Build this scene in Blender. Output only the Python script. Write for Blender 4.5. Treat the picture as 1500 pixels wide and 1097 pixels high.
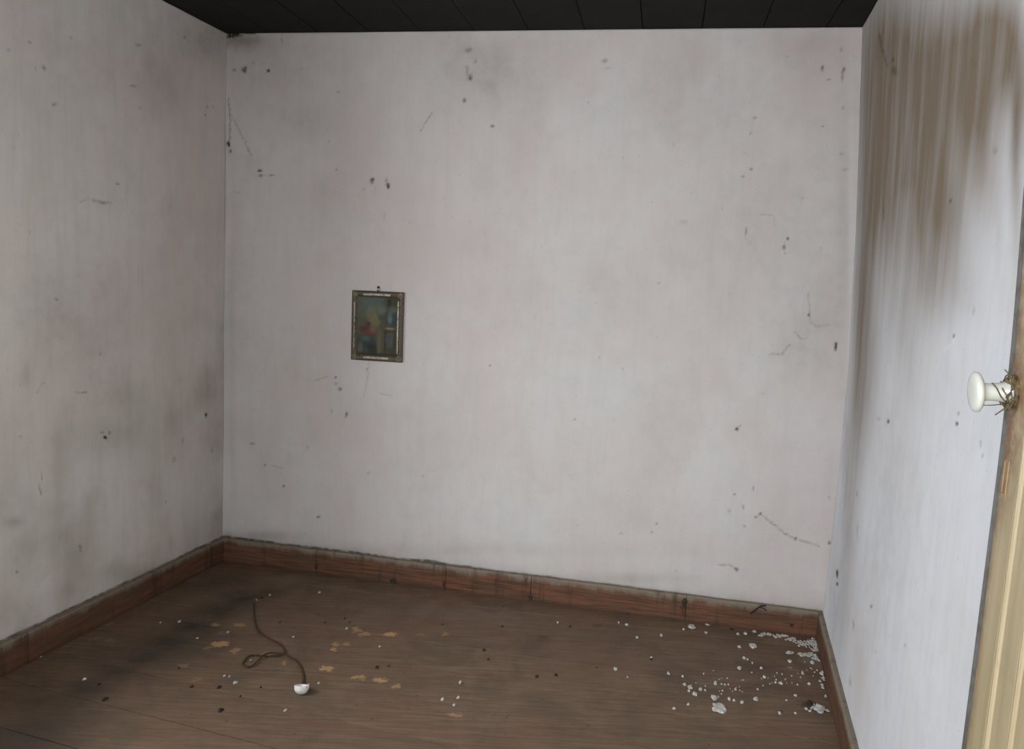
import bpy, bmesh, math, random
import numpy as np
from mathutils import Vector, Matrix

for o in list(bpy.data.objects):
    bpy.data.objects.remove(o)
scene = bpy.context.scene
COL = scene.collection
random.seed(7)
RNG = np.random.default_rng(11)

# ------------------------------------------------------------------ camera
F = 1130.0
CX, CY = 750.0, 548.5
CAM_H = 1.35
down = np.array([250 - CX, 10050 - CY, F]); down /= np.linalg.norm(down)
upv = -down
fw = np.array([0, 0, 1.0]); fw = fw - upv * upv.dot(fw); fw /= np.linalg.norm(fw)
right = np.cross(fw, upv)
M = np.array([right, fw, upv])            # world = M @ (right, down, forward)
CAM = np.array([0.0, 0.0, CAM_H])
cam_data = bpy.data.cameras.new('camera')
cam_data.sensor_fit = 'HORIZONTAL'
cam_data.sensor_width = 36.0
cam_data.lens = F * 36.0 / 1500.0
cam_data.clip_start = 0.01
cam = bpy.data.objects.new('camera', cam_data)
COL.objects.link(cam)
c0, c1, c2 = M @ np.array([1, 0, 0]), M @ np.array([0, -1, 0]), M @ np.array([0, 0, -1])
cam.matrix_world = Matrix(((c0[0], c1[0], c2[0], 0), (c0[1], c1[1], c2[1], 0), (c0[2], c1[2], c2[2], CAM_H), (0, 0, 0, 1)))
scene.camera = cam

# ------------------------------------------------------------------ light
world = bpy.data.worlds.new('overcast_sky')
scene.world = world
world.use_nodes = True
bg = world.node_tree.nodes['Background']
bg.inputs[0].default_value = (0.93, 0.965, 1.0, 1)
bg.inputs[1].default_value = 5.2


def area(name, loc, target, sx, sy, watts, color):
    L = bpy.data.lights.new(name, 'AREA')
    L.shape = 'RECTANGLE'; L.size = sx; L.size_y = sy; L.energy = watts; L.color = color
    o = bpy.data.objects.new(name, L)
    COL.objects.link(o)
    o.location = loc
    o.rotation_euler = (Vector(target) - Vector(loc)).to_track_quat('-Z', 'Y').to_euler()
    return o


area('window_daylight', (-2.35, 1.30, 1.75), (0.9, 1.75, 0.75), 1.2, 1.3, 110, (0.90, 0.95, 1.0))
area('doorway_daylight', (-0.36, -0.78, 1.68), (0.35, 2.2, 1.0), 0.28, 0.30, 20, (1.0, 0.97, 0.94))

scene.view_settings.view_transform = 'Standard'
scene.view_settings.look = 'None'
scene.view_settings.exposure = 0.0
scene.view_settings.gamma = 1.0
scene.view_settings.use_curve_mapping = False


# ------------------------------------------------------------------ geometry of the room
def ray(px, py):
    return M @ np.array([px - CX, py - CY, F])


def on_floor(px, py, z=0.0):
    r = ray(px, py); t = (z - CAM_H) / r[2]
    return CAM + r * t


def project(P):
    P = np.asarray(P, float)
    c = (P - CAM) @ M
    return np.stack([CX + F * c[..., 0] / c[..., 2], CY + F * c[..., 1] / c[..., 2]], -1)


def px_size(P):
    return float(((np.asarray(P) - CAM) @ M)[2] / F)


CL = on_floor(326, 787, .107)[:2]              # back left corner
CR = on_floor(1205, 895, .111)[:2]             # back right corner
dB = (CR - CL) / np.linalg.norm(CR - CL)  # along the back wall, left to right
nB = np.array([dB[1], -dB[0]])            # into the room
aL = math.radians(74.3); dL = -np.array([math.cos(aL), math.sin(aL)])   # from the back corner to the front
nL = np.array([-dL[1], dL[0]])            # into the room (+x)
aR = math.radians(74.05); dR = -np.array([math.cos(aR), math.sin(aR)])
nR = np.array([dR[1], -dR[0]])            # into the room (-x)
CEIL = 2.35
WB = float(np.linalg.norm(CR - CL))


def on_vertical(px, py, P, n):
    r = ray(px, py)
    t = (np.dot(P, n)) / (r[0] * n[0] + r[1] * n[1])
    return CAM + r * t


# ------------------------------------------------------------------ helpers
def tag(o, label=None, cat=None, group=None, kind=None):
    if label: o['label'] = label
    if cat: o['category'] = cat
    if group: o['group'] = group
    if kind: o['kind'] = kind
    return o


def link(name, me, mat=None, parent=None):
    o = bpy.data.objects.new(name, me)
    COL.objects.link(o)
    if mat is not None and not me.materials: me.materials.append(mat)
    if parent is not None: o.parent = parent
    return o


def bm_obj(name, bm, mat, parent=None, smooth=False):
    me = bpy.data.meshes.new(name)
    bmesh.ops.recalc_face_normals(bm, faces=bm.faces)
    bm.to_mesh(me); bm.free()
    if smooth:
        for p in me.polygons: p.use_smooth = True
    return link(name, me, mat, parent)


def empty(name, loc, rot=0.0):
    o = bpy.data.objects.new(name, None)
    COL.objects.link(o); o.location = loc; o.rotation_euler = (0, 0, rot)
    o.empty_display_size = 0.1
    return o


def add_prism(bm, base, z0, z1):
    """polygon (list of xy) extruded between two heights (numbers or lists)"""
    n = len(base)
    z0 = [z0] * n if np.isscalar(z0) else z0
    z1 = [z1] * n if np.isscalar(z1) else z1
    a = [bm.verts.new((p[0], p[1], z)) for p, z in zip(base, z0)]
    b = [bm.verts.new((p[0], p[1], z)) for p, z in zip(base, z1)]
    bm.faces.new(a[::-1]); bm.faces.new(b)
    for i in range(n):
        j = (i + 1) % n
        bm.faces.new((a[i], a[j], b[j], b[i]))
    return a, b


def add_box(bm, x0, x1, y0, y1, z0, z1):
    return add_prism(bm, [(x0, y0), (x1, y0), (x1, y1), (x0, y1)], z0, z1)


def add_lathe(bm, prof, seg=32, a0=0.0, a1=2 * math.pi, frame=None):
    """profile of (radius, height) turned about local z"""
    closed = abs(a1 - a0 - 2 * math.pi) < 1e-6
    n = seg if closed else seg + 1
    rows = []
    for r, h in prof:
        if r < 1e-6:
            v = Vector((0, 0, h)); rows.append([bm.verts.new(frame @ v if frame else v)])
            continue
        row = []
        for k in range(n):
            a = a0 + (a1 - a0) * k / seg
            v = Vector((r * math.cos(a), r * math.sin(a), h))
            row.append(bm.verts.new(frame @ v if frame else v))
        rows.append(row)
    for A, B in zip(rows, rows[1:]):
        m = seg
        for k in range(m):
            k2 = (k + 1) % n if closed else k + 1
            if len(A) == 1 and len(B) == 1: continue
            if len(A) == 1: bm.faces.new((A[0], B[k], B[k2]))
            elif len(B) == 1: bm.faces.new((A[k], B[0], A[k2]))
            else: bm.faces.new((A[k], B[k], B[k2], A[k2]))


def add_tube(bm, pts, rad, seg=6, cap=True):
    pts = [Vector(p) for p in pts]
    n = len(pts)
    rad = [rad] * n if np.isscalar(rad) else rad
    rings = []
    ref = Vector((0, 0, 1))
    for i, p in enumerate(pts):
        t = (pts[min(i + 1, n - 1)] - pts[max(i - 1, 0)])
        if t.length < 1e-9: t = Vector((1, 0, 0))
        t.normalize()
        u = t.cross(ref)
        if u.length < 1e-3: u = t.cross(Vector((0, 1, 0)))
        u.normalize(); w = u.cross(t)
        rings.append([bm.verts.new(p + (u * math.cos(2 * math.pi * k / seg) + w * math.sin(2 * math.pi * k / seg)) * rad[i]) for k in range(seg)])
    for A, B in zip(rings, rings[1:]):
        for k in range(seg):
            bm.faces.new((A[k], A[(k + 1) % seg], B[(k + 1) % seg], B[k]))
    if cap:
        bm.faces.new(rings[0][::-1]); bm.faces.new(rings[-1])


def smooth_path(pts, sub=6):
    P = [np.array(p, float) for p in pts]
    P = [2 * P[0] - P[1]] + P + [2 * P[-1] - P[-2]]
    out = []
    for i in range(1, len(P) - 2):
        for k in range(sub):
            t = k / sub
            a, b, c, d = P[i - 1], P[i], P[i + 1], P[i + 2]
            out.append(0.5 * ((2 * b) + (-a + c) * t + (2 * a - 5 * b + 4 * c - d) * t * t + (-a + 3 * b - 3 * c + d) * t ** 3))
    out.append(P[-2])
    return out


def vnoise(x, y, seed):
    """smooth value noise on arrays"""
    r = np.random.default_rng(seed).random((256, 256))
    xi = np.floor(x).astype(int); yi = np.floor(y).astype(int)
    fx = x - xi; fy = y - yi
    fx = fx * fx * (3 - 2 * fx); fy = fy * fy * (3 - 2 * fy)
    g = lambda a, b: r[a % 256, b % 256]
    return (g(xi, yi) * (1 - fx) + g(xi + 1, yi) * fx) * (1 - fy) + (g(xi, yi + 1) * (1 - fx) + g(xi + 1, yi + 1) * fx) * fy


def fbm(x, y, seed, octs=4):
    v = 0; a = 0.5; tot = 0
    for k in range(octs):
        v = v + a * vnoise(x * 2 ** k + 13.7 * k, y * 2 ** k + 5.1 * k, seed + k)
        tot += a; a *= 0.5
    return v / tot


# ------------------------------------------------------------------ materials
class NT:
    def __init__(self, name, rough=0.8, spec=0.3):
        self.m = bpy.data.materials.new(name)
        self.m.use_nodes = True
        self.t = self.m.node_tree
        self.b = self.t.nodes['Principled BSDF']
        self.b.inputs['Roughness'].default_value = rough
        self.b.inputs['Specular IOR Level'].default_value = spec
        self._pos = None

    def new(self, kind, **kw):
        n = self.t.nodes.new(kind)
        for k, v in kw.items(): setattr(n, k, v)
        return n

    def to(self, a, b):
        self.t.links.new(a, b)

    def put(self, sock, v):
        if isinstance(v, bpy.types.NodeSocket): self.to(v, sock)
        else: sock.default_value = v

    def pos(self):
        if self._pos is None: self._pos = self.new('ShaderNodeNewGeometry').outputs['Position']
        return self._pos

    def mapping(self, vec, loc=(0, 0, 0), rot=(0, 0, 0), scale=(1, 1, 1), kind='POINT'):
        n = self.new('ShaderNodeMapping'); n.vector_type = kind
        self.to(vec, n.inputs['Vector'])
        n.inputs['Location'].default_value = loc; n.inputs['Rotation'].default_value = rot; n.inputs['Scale'].default_value = scale
        return n.outputs[0]

    def noise(self, vec, scale, detail=4, rough=0.55, dist=0.0, color=False):
        n = self.new('ShaderNodeTexNoise')
        if vec is not None: self.to(vec, n.inputs['Vector'])
        n.inputs['Scale'].default_value = scale; n.inputs['Detail'].default_value = detail
        n.inputs['Roughness'].default_value = rough; n.inputs['Distortion'].default_value = dist
        return n.outputs['Color' if color else 'Fac']

    def math(self, op, a, b=None, clamp=False):
        n = self.new('ShaderNodeMath', operation=op); n.use_clamp = clamp
        self.put(n.inputs[0], a)
        if b is not None: self.put(n.inputs[1], b)
        return n.outputs[0]

    def vmath(self, op, a, b=None):
        n = self.new('ShaderNodeVectorMath', operation=op)
        self.put(n.inputs[0], a)
        if b is not None: self.put(n.inputs[1], b)
        return n.outputs['Value'] if op == 'LENGTH' else n.outputs[0]

    def ramp(self, fac, a, b, lo=0.0, hi=1.0):
        n = self.new('ShaderNodeMapRange'); n.clamp = True
        n.interpolation_type = 'SMOOTHSTEP'
        self.put(n.inputs[0], fac)
        n.inputs[1].default_value = a; n.inputs[2].default_value = b; n.inputs[3].default_value = lo; n.inputs[4].default_value = hi
        return n.outputs[0]

    def mix(self, fac, a, b):
        n = self.new('ShaderNodeMix', data_type='RGBA')
        self.put(n.inputs[0], fac)
        for s, v in ((n.inputs[6], a), (n.inputs[7], b)):
            if isinstance(v, tuple): v = (v[0], v[1], v[2], 1)
            self.put(s, v)
        return n.outputs[2]

    def attr(self, name, out='Fac'):
        n = self.new('ShaderNodeAttribute'); n.attribute_name = name
        return n.outputs[out]

    def sep(self, vec):
        n = self.new('ShaderNodeSeparateXYZ'); self.to(vec, n.inputs[0]); return n.outputs

    def color(self, c):
        if isinstance(c, tuple): c = (c[0], c[1], c[2], 1)
        self.put(self.b.inputs['Base Color'], c)

    def bump(self, h, strength=0.3, dist=0.002):
        n = self.new('ShaderNodeBump')
        n.inputs['Strength'].default_value = strength; n.inputs['Distance'].default_value = dist
        self.to(h, n.inputs['Height']); self.to(n.outputs[0], self.b.inputs['Normal'])


def srgb(r, g, b):
    f = lambda c: (c / 255 / 12.92) if c <= 10 else ((c / 255 + 0.055) / 1.055) ** 2.4
    return (f(r), f(g), f(b))


def plaster_material(name, base, pink, pink_bias, streaks):
    n = NT(name, 0.92, 0.15)
    p = n.pos()
    mottle = n.noise(p, 2.3, 5, 0.6, 0.4)
    fine = n.noise(p, 14, 5, 0.65)
    stretch = n.mapping(p, scale=(9, 9, 0.9))
    streak = n.noise(stretch, 3.0, 4, 0.6)
    col = n.mix(n.ramp(mottle, 0.35, 0.68, pink_bias, pink_bias + 0.55), base, pink)
    col = n.mix(n.math('MULTIPLY', n.attr('pink'), 0.9, True), col, pink)
    dark = tuple(c * 0.80 for c in base)
    col = n.mix(n.ramp(fine, 0.40, 0.75, 0.0, 0.30), col, dark)
    col = n.mix(n.ramp(streak, 0.42, 0.75, 0.0, streaks), col, (base[0] * 0.78, base[1] * 0.77, base[2] * 0.74))
    col = n.mix(n.attr('chalk_and_light'), col, tuple(min(1, c * 1.17) for c in base))
    gr = n.attr('grime')
    brk = n.ramp(n.noise(stretch, 1.7, 4, 0.55), 0.2, 0.8, 0.80, 1.12)
    col = n.mix(n.math('MULTIPLY', gr, brk, True), col, srgb(120, 107, 92))
    sm = n.attr('smoke')
    col = n.mix(n.math('MULTIPLY', sm, n.ramp(fine, 0.3, 0.7, 0.7, 1.15), True), col, srgb(118, 112, 105))
    small = n.noise(p, 90, 3, 0.6)
    col = n.mix(n.ramp(small, 0.66, 0.74, 0.0, 0.28), col, srgb(110, 102, 92))
    col = n.mix(n.attr('speck'), col, srgb(52, 46, 40))
    n.color(col)
    h = n.math('ADD', n.math('MULTIPLY', n.noise(p, 45, 5, 0.6), 0.6), n.math('MULTIPLY', n.noise(stretch, 12, 3), 0.5))
    n.bump(h, 0.22, 0.002)
    return n.m


WHITEWASH = plaster_material('old_whitewash', srgb(199, 197, 195), srgb(193, 181, 178), 0.0, 0.20)
WHITEWASH_LEFT = plaster_material('old_whitewash_shaded_side', srgb(214, 210, 205), srgb(209, 195, 190), 0.0, 0.35)
WHITEWASH_RIGHT = plaster_material('old_whitewash_sooty', srgb(210, 212, 216), srgb(205, 200, 198), -0.2, 0.25)


def floor_material(patches, damp, greyish):
    n = NT('worn_brown_floor_paint', 0.62, 0.35)
    p = n.pos()
    ang = math.radians(14.5)
    gp = n.mapping(p, rot=(0, 0, ang), scale=(1.6, 26, 1))
    grain = n.noise(gp, 3.0, 6, 0.65, 0.3)
    mot = n.noise(p, 5.0, 5, 0.6, 0.5)
    info = n.new('ShaderNodeObjectInfo').outputs['Random']
    col = n.mix(n.ramp(grain, 0.35, 0.7), srgb(95, 76, 59), srgb(120, 99, 80))
    col = n.mix(n.math('MULTIPLY', info, 0.45), col, srgb(92, 71, 58))
    col = n.mix(n.ramp(mot, 0.46, 0.70, 0, 0.55), col, srgb(80, 72, 59))
    big = n.noise(p, 2.2, 4, 0.65, 0.6)
    col = n.mix(n.ramp(big, 0.45, 0.62, 0, 0.4), col, srgb(106, 80, 63))
    red = n.ramp(n.noise(n.mapping(gp, loc=(4, 7, 1)), 1.4, 4), 0.55, 0.72, 0, 0.5)
    col = n.mix(red, col, srgb(100, 68, 54))
    warp = n.vmath('SCALE', n.vmath('SUBTRACT', n.noise(p, 34, 5, 0.75, 0, True), (0.5, 0.5, 0.5)))
    warp.node.inputs['Scale'].default_value = 0.085
    wp = n.vmath('ADD', p, warp)

    def masks(lst, soft):
        out = None
        for (c, rx, ry, a, s) in lst:
            q = n.mapping(wp, loc=(c[0], c[1], 0), rot=(0, 0, a), scale=(rx, ry, 1e4), kind='TEXTURE')
            d = n.vmath('LENGTH', q)
            mk = n.ramp(d, soft, 1.0, s, 0.0)
            out = mk if out is None else n.math('MAXIMUM', out, mk)
        return out
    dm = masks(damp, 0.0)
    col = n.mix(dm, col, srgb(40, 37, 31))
    yl = masks(patches, 0.55)
    tone = n.mix(n.ramp(n.noise(p, 6, 2), 0.4, 0.6), srgb(176, 142, 92), srgb(165, 130, 98))
    col = n.mix(yl, col, tone)
    gy = masks(greyish, 0.2)
    col = n.mix(gy, col, srgb(122, 116, 104))
    dust = n.ramp(n.noise(p, 60, 4, 0.7), 0.60, 0.72, 0, 0.22)
    col = n.mix(dust, col, srgb(125, 112, 94))
    dots = n.ramp(n.noise(p, 42, 2, 0.5), 0.70, 0.76, 0, 0.7)
    col = n.mix(dots, col, srgb(45, 36, 30))
    n.color(col)
    n.bump(n.math('ADD', grain, n.math('MULTIPLY', n.noise(p, 70, 4), 0.5)), 0.25, 0.002)
    n.to(n.ramp(mot, 0.3, 0.7, 0.5, 0.8), n.b.inputs['Roughness'])
    return n.m


def fl_ell(px, py, rx, ry, a, s):
    c = on_floor(px, py)
    u = on_floor(px + rx, py) - c
    v = on_floor(px, py - ry) - c
    return (c, max(np.linalg.norm(u[:2]), .004), max(np.linalg.norm(v[:2]), .004), math.radians(a), s)


PATCH = [fl_ell(*q) for q in [
    (323, 943, 17, 5, 8, 0.95), (316, 915, 10, 3, 0, .6), (350, 915, 12, 3, 0, .7), (344, 953, 10, 4, 0, .55), (304, 949, 6, 3, 0, .4),
    (522, 922, 8, 6, 0, .5), (533, 929, 11, 3.5, 0, .75), (571, 929, 13, 5, 0, 1), (487, 951, 6, 3, 0, .8), (492, 944, 5, 3, 0, .6),
    (506, 943, 7, 3, 0, .6), (478, 979, 13, 4.5, 0, 1), (526, 991, 12, 4, 0, .75), (557, 995, 15, 4, -12, .85), (580, 1005, 10, 4, 0, .6),
    (652, 928, 7, 2.5, 0, .55), (617, 929, 12, 2.5, 0, .3), (387, 957, 7, 3, 0, .5), (268, 975, 12, 3, 0, .4), (288, 995, 8, 3, 0, .35), (417, 970, 5, 3.5, 0, .5),
    (668, 1046, 14, 3, 0, .6), (660, 866, 0.1 + 8, 2, 0, .3), (395, 960, 12, 3, 0, .3)]]
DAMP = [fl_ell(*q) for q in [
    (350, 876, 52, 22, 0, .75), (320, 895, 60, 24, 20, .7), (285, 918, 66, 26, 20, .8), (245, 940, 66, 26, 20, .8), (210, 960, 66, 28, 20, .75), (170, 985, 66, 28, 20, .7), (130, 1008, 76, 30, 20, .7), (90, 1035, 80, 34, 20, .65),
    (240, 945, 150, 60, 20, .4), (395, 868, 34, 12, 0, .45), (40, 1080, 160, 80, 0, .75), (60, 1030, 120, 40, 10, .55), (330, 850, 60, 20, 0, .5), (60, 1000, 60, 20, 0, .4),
    (797, 934, 16, 7, 0, .6), (1110, 975, 60, 22, 0, .35), (1183, 1033, 18, 9, 0, .8), (875, 917, 12, 4, 0, .5), (1150, 925, 60, 6, 0, .5), (1120, 1010, 60, 14, 0, .25)]]
GREY = [fl_ell(*q) for q in [(140, 935, 14, 3, 0, .5), (163, 938, 12, 3, 0, .5), (160, 914, 8, 3, 0, .5), (326, 928, 16, 4, 0, .4), (1190, 968, 24, 12, 0, .5), (1040, 1000, 30, 12, 0, .2), (700, 900, 200, 14, 0, .15), (430, 850, 60, 20, 0, .2)]]
FLOOR_MAT = floor_material(PATCH, DAMP, GREY)


def baseboard_material(name, dim, whit):
    n = NT(name, 0.7, 0.25)
    p = n.pos()
    gp = n.mapping(p, scale=(2.5, 2.5, 40))
    g = n.noise(gp, 2.5, 5, 0.6, 0.4)
    info = n.new('ShaderNodeObjectInfo').outputs['Random']
    col = n.mix(n.ramp(g, 0.35, 0.68), srgb(76 * dim, 53 * dim, 38 * dim), srgb(112 * dim, 75 * dim, 57 * dim))
    col = n.mix(n.math('MULTIPLY', info, 0.3), col, srgb(104 * dim, 80 * dim, 60 * dim))
    mot = n.noise(p, 9, 5, 0.65)
    col = n.mix(n.ramp(mot, 0.50, 0.72, 0, 0.75), col, srgb(84 * dim, 70 * dim, 54 * dim))
    z = n.sep(p)[2]
    edge = n.math('ADD', z, n.math('MULTIPLY', n.math('SUBTRACT', n.noise(n.mapping(p, scale=(8, 8, 3)), 2.0, 5, 0.7), 0.5), 0.06))
    col = n.mix(n.ramp(edge, 0.078, 0.108, 0, whit), col, srgb(130, 122, 108))
    st = n.ramp(n.noise(n.mapping(p, scale=(14, 14, 1.5)), 1.6, 5, 0.65), 0.52, 0.70, 0, 0.6)
    col = n.mix(st, col, srgb(60 * dim, 45 * dim, 34 * dim))
    knot = n.ramp(n.noise(n.mapping(p, scale=(1, 1, 0.6)), 11, 3, 0.5), 0.67, 0.74, 0, 0.85)
    col = n.mix(knot, col, srgb(50, 36, 28))
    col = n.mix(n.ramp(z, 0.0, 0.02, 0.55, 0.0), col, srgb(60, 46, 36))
    n.color(col)
    n.bump(g, 0.35, 0.002)
    return n.m


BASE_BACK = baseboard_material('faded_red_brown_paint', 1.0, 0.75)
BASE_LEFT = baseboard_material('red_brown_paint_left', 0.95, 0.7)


def simple(name, col, rough=0.7, metal=0.0, spec=0.3, var=None, scale=40, bump=0.0):
    n = NT(name, rough, spec)
    n.b.inputs['Metallic'].default_value = metal
    if var:
        f = n.noise(n.pos(), scale, 4, 0.6)
        n.color(n.mix(n.ramp(f, 0.38, 0.66), col, var))
        if bump: n.bump(f, bump, 0.001)
    else:
        f = n.noise(n.pos(), scale, 3, 0.5)
        n.color(n.mix(n.ramp(f, 0.4, 0.6, 0, 0.25), col, tuple(c * 0.75 for c in col)))
    return n.m


FLAKE = simple('plaster_crumb', srgb(192, 192, 187), 0.9, var=srgb(158, 155, 147), scale=120)
CRUMB = simple('dark_dirt', srgb(46, 38, 30), 0.95, var=srgb(70, 58, 46), scale=90)
CORD = simple('brown_braided_flex', srgb(58, 44, 30), 0.85, var=srgb(84, 64, 42), scale=200)
PORCELAIN = simple('white_porcelain', srgb(192, 196, 190), 0.16, spec=0.5, var=srgb(184, 188, 180), scale=20)
CHINA = simple('dusty_white_porcelain', srgb(225, 226, 222), 0.4, spec=0.4, var=srgb(190, 192, 188), scale=60)
RUST = simple('rusty_iron', srgb(120, 94, 66), 0.85, 0.2, var=srgb(76, 58, 42), scale=160, bump=0.6)
WIRE = simple('tarnished_wire', srgb(120, 108, 84), 0.7, 0.3, var=srgb(82, 74, 50), scale=120)
DARKFRAME = simple('tarnished_pressed_tin', srgb(96, 86, 72), 0.5, 0.3, var=srgb(66, 58, 47), scale=150, bump=0.5)
TIN = simple('bright_tin_strip', srgb(170, 166, 150), 0.4, 0.3, var=srgb(112, 108, 92), scale=60)
CEILWOOD = simple('smoke_blackened_boards', srgb(20, 17, 14), 0.95, var=srgb(12, 10, 8), scale=12, bump=0.4)
DARKGAP = simple('dark_void_below_boards', srgb(24, 18, 14), 1.0)
TWIG = simple('dark_twig', srgb(38, 34, 28), 0.9)


def door_material():
    n = NT('yellowed_cream_gloss_paint', 0.42, 0.4)
    p = n.pos()
    gp = n.mapping(p, scale=(14, 14, 0.8))
    g = n.noise(gp, 3, 5, 0.6)
    mot = n.noise(p, 7, 4, 0.6)
    col = n.mix(n.ramp(g, 0.35, 0.7), srgb(164, 150, 121), srgb(151, 137, 106))
    col = n.mix(n.ramp(mot, 0.55, 0.75, 0, 0.5), col, srgb(140, 121, 95))
    w = n.attr('wear')
    col = n.mix(n.math('MULTIPLY', w, n.ramp(n.noise(p, 60, 5, 0.7), 0.3, 0.6, 0.35, 1.15), True), col, srgb(104, 76, 50))
    n.color(col)
    n.bump(g, 0.15, 0.001)
    return n.m


DOORPAINT = door_material()
DOOREDGE = simple('grey_door_edge', srgb(104, 104, 100), 0.8, var=srgb(84, 80, 72), scale=50)  # mottled grey tone for the strip past the door's free edge


# ------------------------------------------------------------------ walls
# corner between back wall and right wall leans and bows, measured up its height
poly = [(1205, 895), (1217, 800), (1228, 700), (1237, 600), (1243, 530), (1250, 400), (1255, 300), (1263, 50), (1264, 20)]
cz, cs = [0.0], [WB]
for (x, y) in poly:
    q = on_vertical(x, y, CL, nB)
    cz.append(q[2]); cs.append(float(np.dot(q[:2] - CL, dB)))


def corner_s(z):
    return np.interp(z, cz, cs)


def surf_back(s, z):
    xy = CL[None, None, :] + s[..., None] * dB
    return np.concatenate([xy, z[..., None]], -1)


def surf_left(t, z):
    xy = CL[None, None, :] + t[..., None] * dL
    return np.concatenate([xy, z[..., None]], -1)


def surf_right(t, z):
    lean = (corner_s(z) - WB) * np.clip(1 - t / 2.2, 0, 1)
    xy = CR[None, None, :] + t[..., None] * dR + lean[..., None] * dB
    return np.concatenate([xy, z[..., None]], -1)


def build_wall(name, surf, nrm, a0, a1, na, nz, z0, z1, marks, mat, seed, thick=0.2, soft_edge=None, extra=None, mod=(0.35, 1.3, 9, 6)):
    a = np.linspace(a0, a1, na); z = np.linspace(z0, z1, nz)
    A, Z = np.meshgrid(a, z, indexing='ij')
    P = surf(A, Z)
    pix = project(P)
    att = {k: np.zeros_like(A) for k in ('pink', 'grime', 'smoke', 'speck', 'chalk_and_light')}
    da, dz = a[1] - a[0], z[1] - z[0]

    def stamp(kind, px, py, rx, ry, s):
        d = (pix[..., 0] - px) ** 2 + (pix[..., 1] - py) ** 2
        i, j = np.unravel_index(np.argmin(d), d.shape)
        if d[i, j] > 3600 and kind == 'speck': return
        i = min(max(i, 1), na - 2); j = min(max(j, 1), nz - 2)
        Ja = (pix[i + 1, j] - pix[i - 1, j]) / (2 * da); Jz = (pix[i, j + 1] - pix[i, j - 1]) / (2 * dz)
        J = np.stack([Ja, Jz], -1)
        off = np.linalg.solve(J, np.array([px, py]) - pix[i, j])
        ac, zc = a[i] + off[0], z[j] + off[1]
        K = 2.6
        Ji = np.linalg.inv(J)
        ra = K * (abs(Ji[0, 0]) * rx + abs(Ji[0, 1]) * ry); rz = K * (abs(Ji[1, 0]) * rx + abs(Ji[1, 1]) * ry)
        i0, i1 = np.searchsorted(a, [ac - ra, ac + ra]); j0, j1 = np.searchsorted(z, [zc - rz, zc + rz])
        if i1 <= i0 or j1 <= j0: return
        U = A[i0:i1, j0:j1] - ac; V = Z[i0:i1, j0:j1] - zc
        X = (J[0, 0] * U + J[0, 1] * V) / rx; Y = (J[1, 0] * U + J[1, 1] * V) / ry
        if kind == 'speck':
            X = X + 0.9 * (vnoise(A[i0:i1, j0:j1] * 90, Z[i0:i1, j0:j1] * 90, seed + 21) - .5); Y = Y + 0.9 * (vnoise(A[i0:i1, j0:j1] * 90 + 40, Z[i0:i1, j0:j1] * 90, seed + 22) - .5)
            g = np.exp(-(X * X + Y * Y) ** 1.4 * 1.15) * s
        else:
            g = np.exp(-(X * X + Y * Y)) * s
        if kind in ('speck', 'chalk_and_light'):
            w = 0.55 + 0.9 * vnoise(A[i0:i1, j0:j1] * 130, Z[i0:i1, j0:j1] * 130, seed + 3)
            T = att[kind]
            T[i0:i1, j0:j1] = np.maximum(T[i0:i1, j0:j1], np.clip(g * w * 1.35, 0, 1))
        else:
            w = mod[0] + mod[1] * fbm(A[i0:i1, j0:j1] * mod[2], Z[i0:i1, j0:j1] * mod[3], seed + 5)
            att[kind][i0:i1, j0:j1] += g * w

    for k, lst in marks.items():
        for q in lst:
            if isinstance(q[0], tuple):          # a crack: points, width, strength
                pts, w, s = q
                for (x0, y0), (x1, y1) in zip(pts, pts[1:]):
                    L = math.hypot(x1 - x0, y1 - y0); m = max(2, int(L / 1.5))
                    for t in range(m + 1):
                        jx, jy = random.uniform(-.6, .6), random.uniform(-.6, .6)
                        stamp(k, x0 + (x1 - x0) * t / m + jx, y0 + (y1 - y0) * t / m + jy, w, w, s * random.uniform(.5, 1.2))
            else:
                stamp(k, *q)
    if extra: extra(att, A, Z)
    disp = 0.006 * (fbm(A * 1.7, Z * 1.7, seed, 3) - 0.5) + 0.0016 * (fbm(A * 11, Z * 9, seed + 9, 3) - 0.5)
    disp = disp - 0.0022 * np.clip(att['speck'], 0, 1)
    if soft_edge is not None: disp = disp * soft_edge(A, Z)
    P[..., 0] += disp * nrm[0]; P[..., 1] += disp * nrm[1]
    V = P.reshape(-1, 3)
    idx = np.arange(na * nz).reshape(na, nz)
    q = np.stack([idx[:-1, :-1], idx[1:, :-1], idx[1:, 1:], idx[:-1, 1:]], -1).reshape(-1, 4)
    # rim and rear face give the wall its thickness
    rim = np.concatenate([idx[:, 0], idx[-1, 1:], idx[-2::-1, -1], idx[0, -2:0:-1]])
    back = V[rim].copy(); back[:, 0] -= nrm[0] * thick; back[:, 1] -= nrm[1] * thick
    nb = len(V); V = np.concatenate([V, back])
    m = len(rim); r2 = np.arange(nb, nb + m)
    side = np.stack([rim, r2, np.roll(r2, -1), np.roll(rim, -1)], -1)
    me = bpy.data.meshes.new(name)
    nq = len(q) + m
    me.vertices.add(len(V)); me.vertices.foreach_set('co', V.astype(np.float32).ravel())
    loops = np.concatenate([q.ravel(), side.ravel(), r2]).astype(np.int32)
    me.loops.add(len(loops)); me.loops.foreach_set('vertex_index', loops)
    me.polygons.add(nq + 1)
    me.polygons.foreach_set('loop_start', np.concatenate([np.arange(nq) * 4, [nq * 4]]).astype(np.int32))
    me.update(calc_edges=True); me.validate()
    sm = np.zeros(len(me.polygons), bool); sm[:len(q)] = True
    me.polygons.foreach_set('use_smooth', sm)
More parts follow.
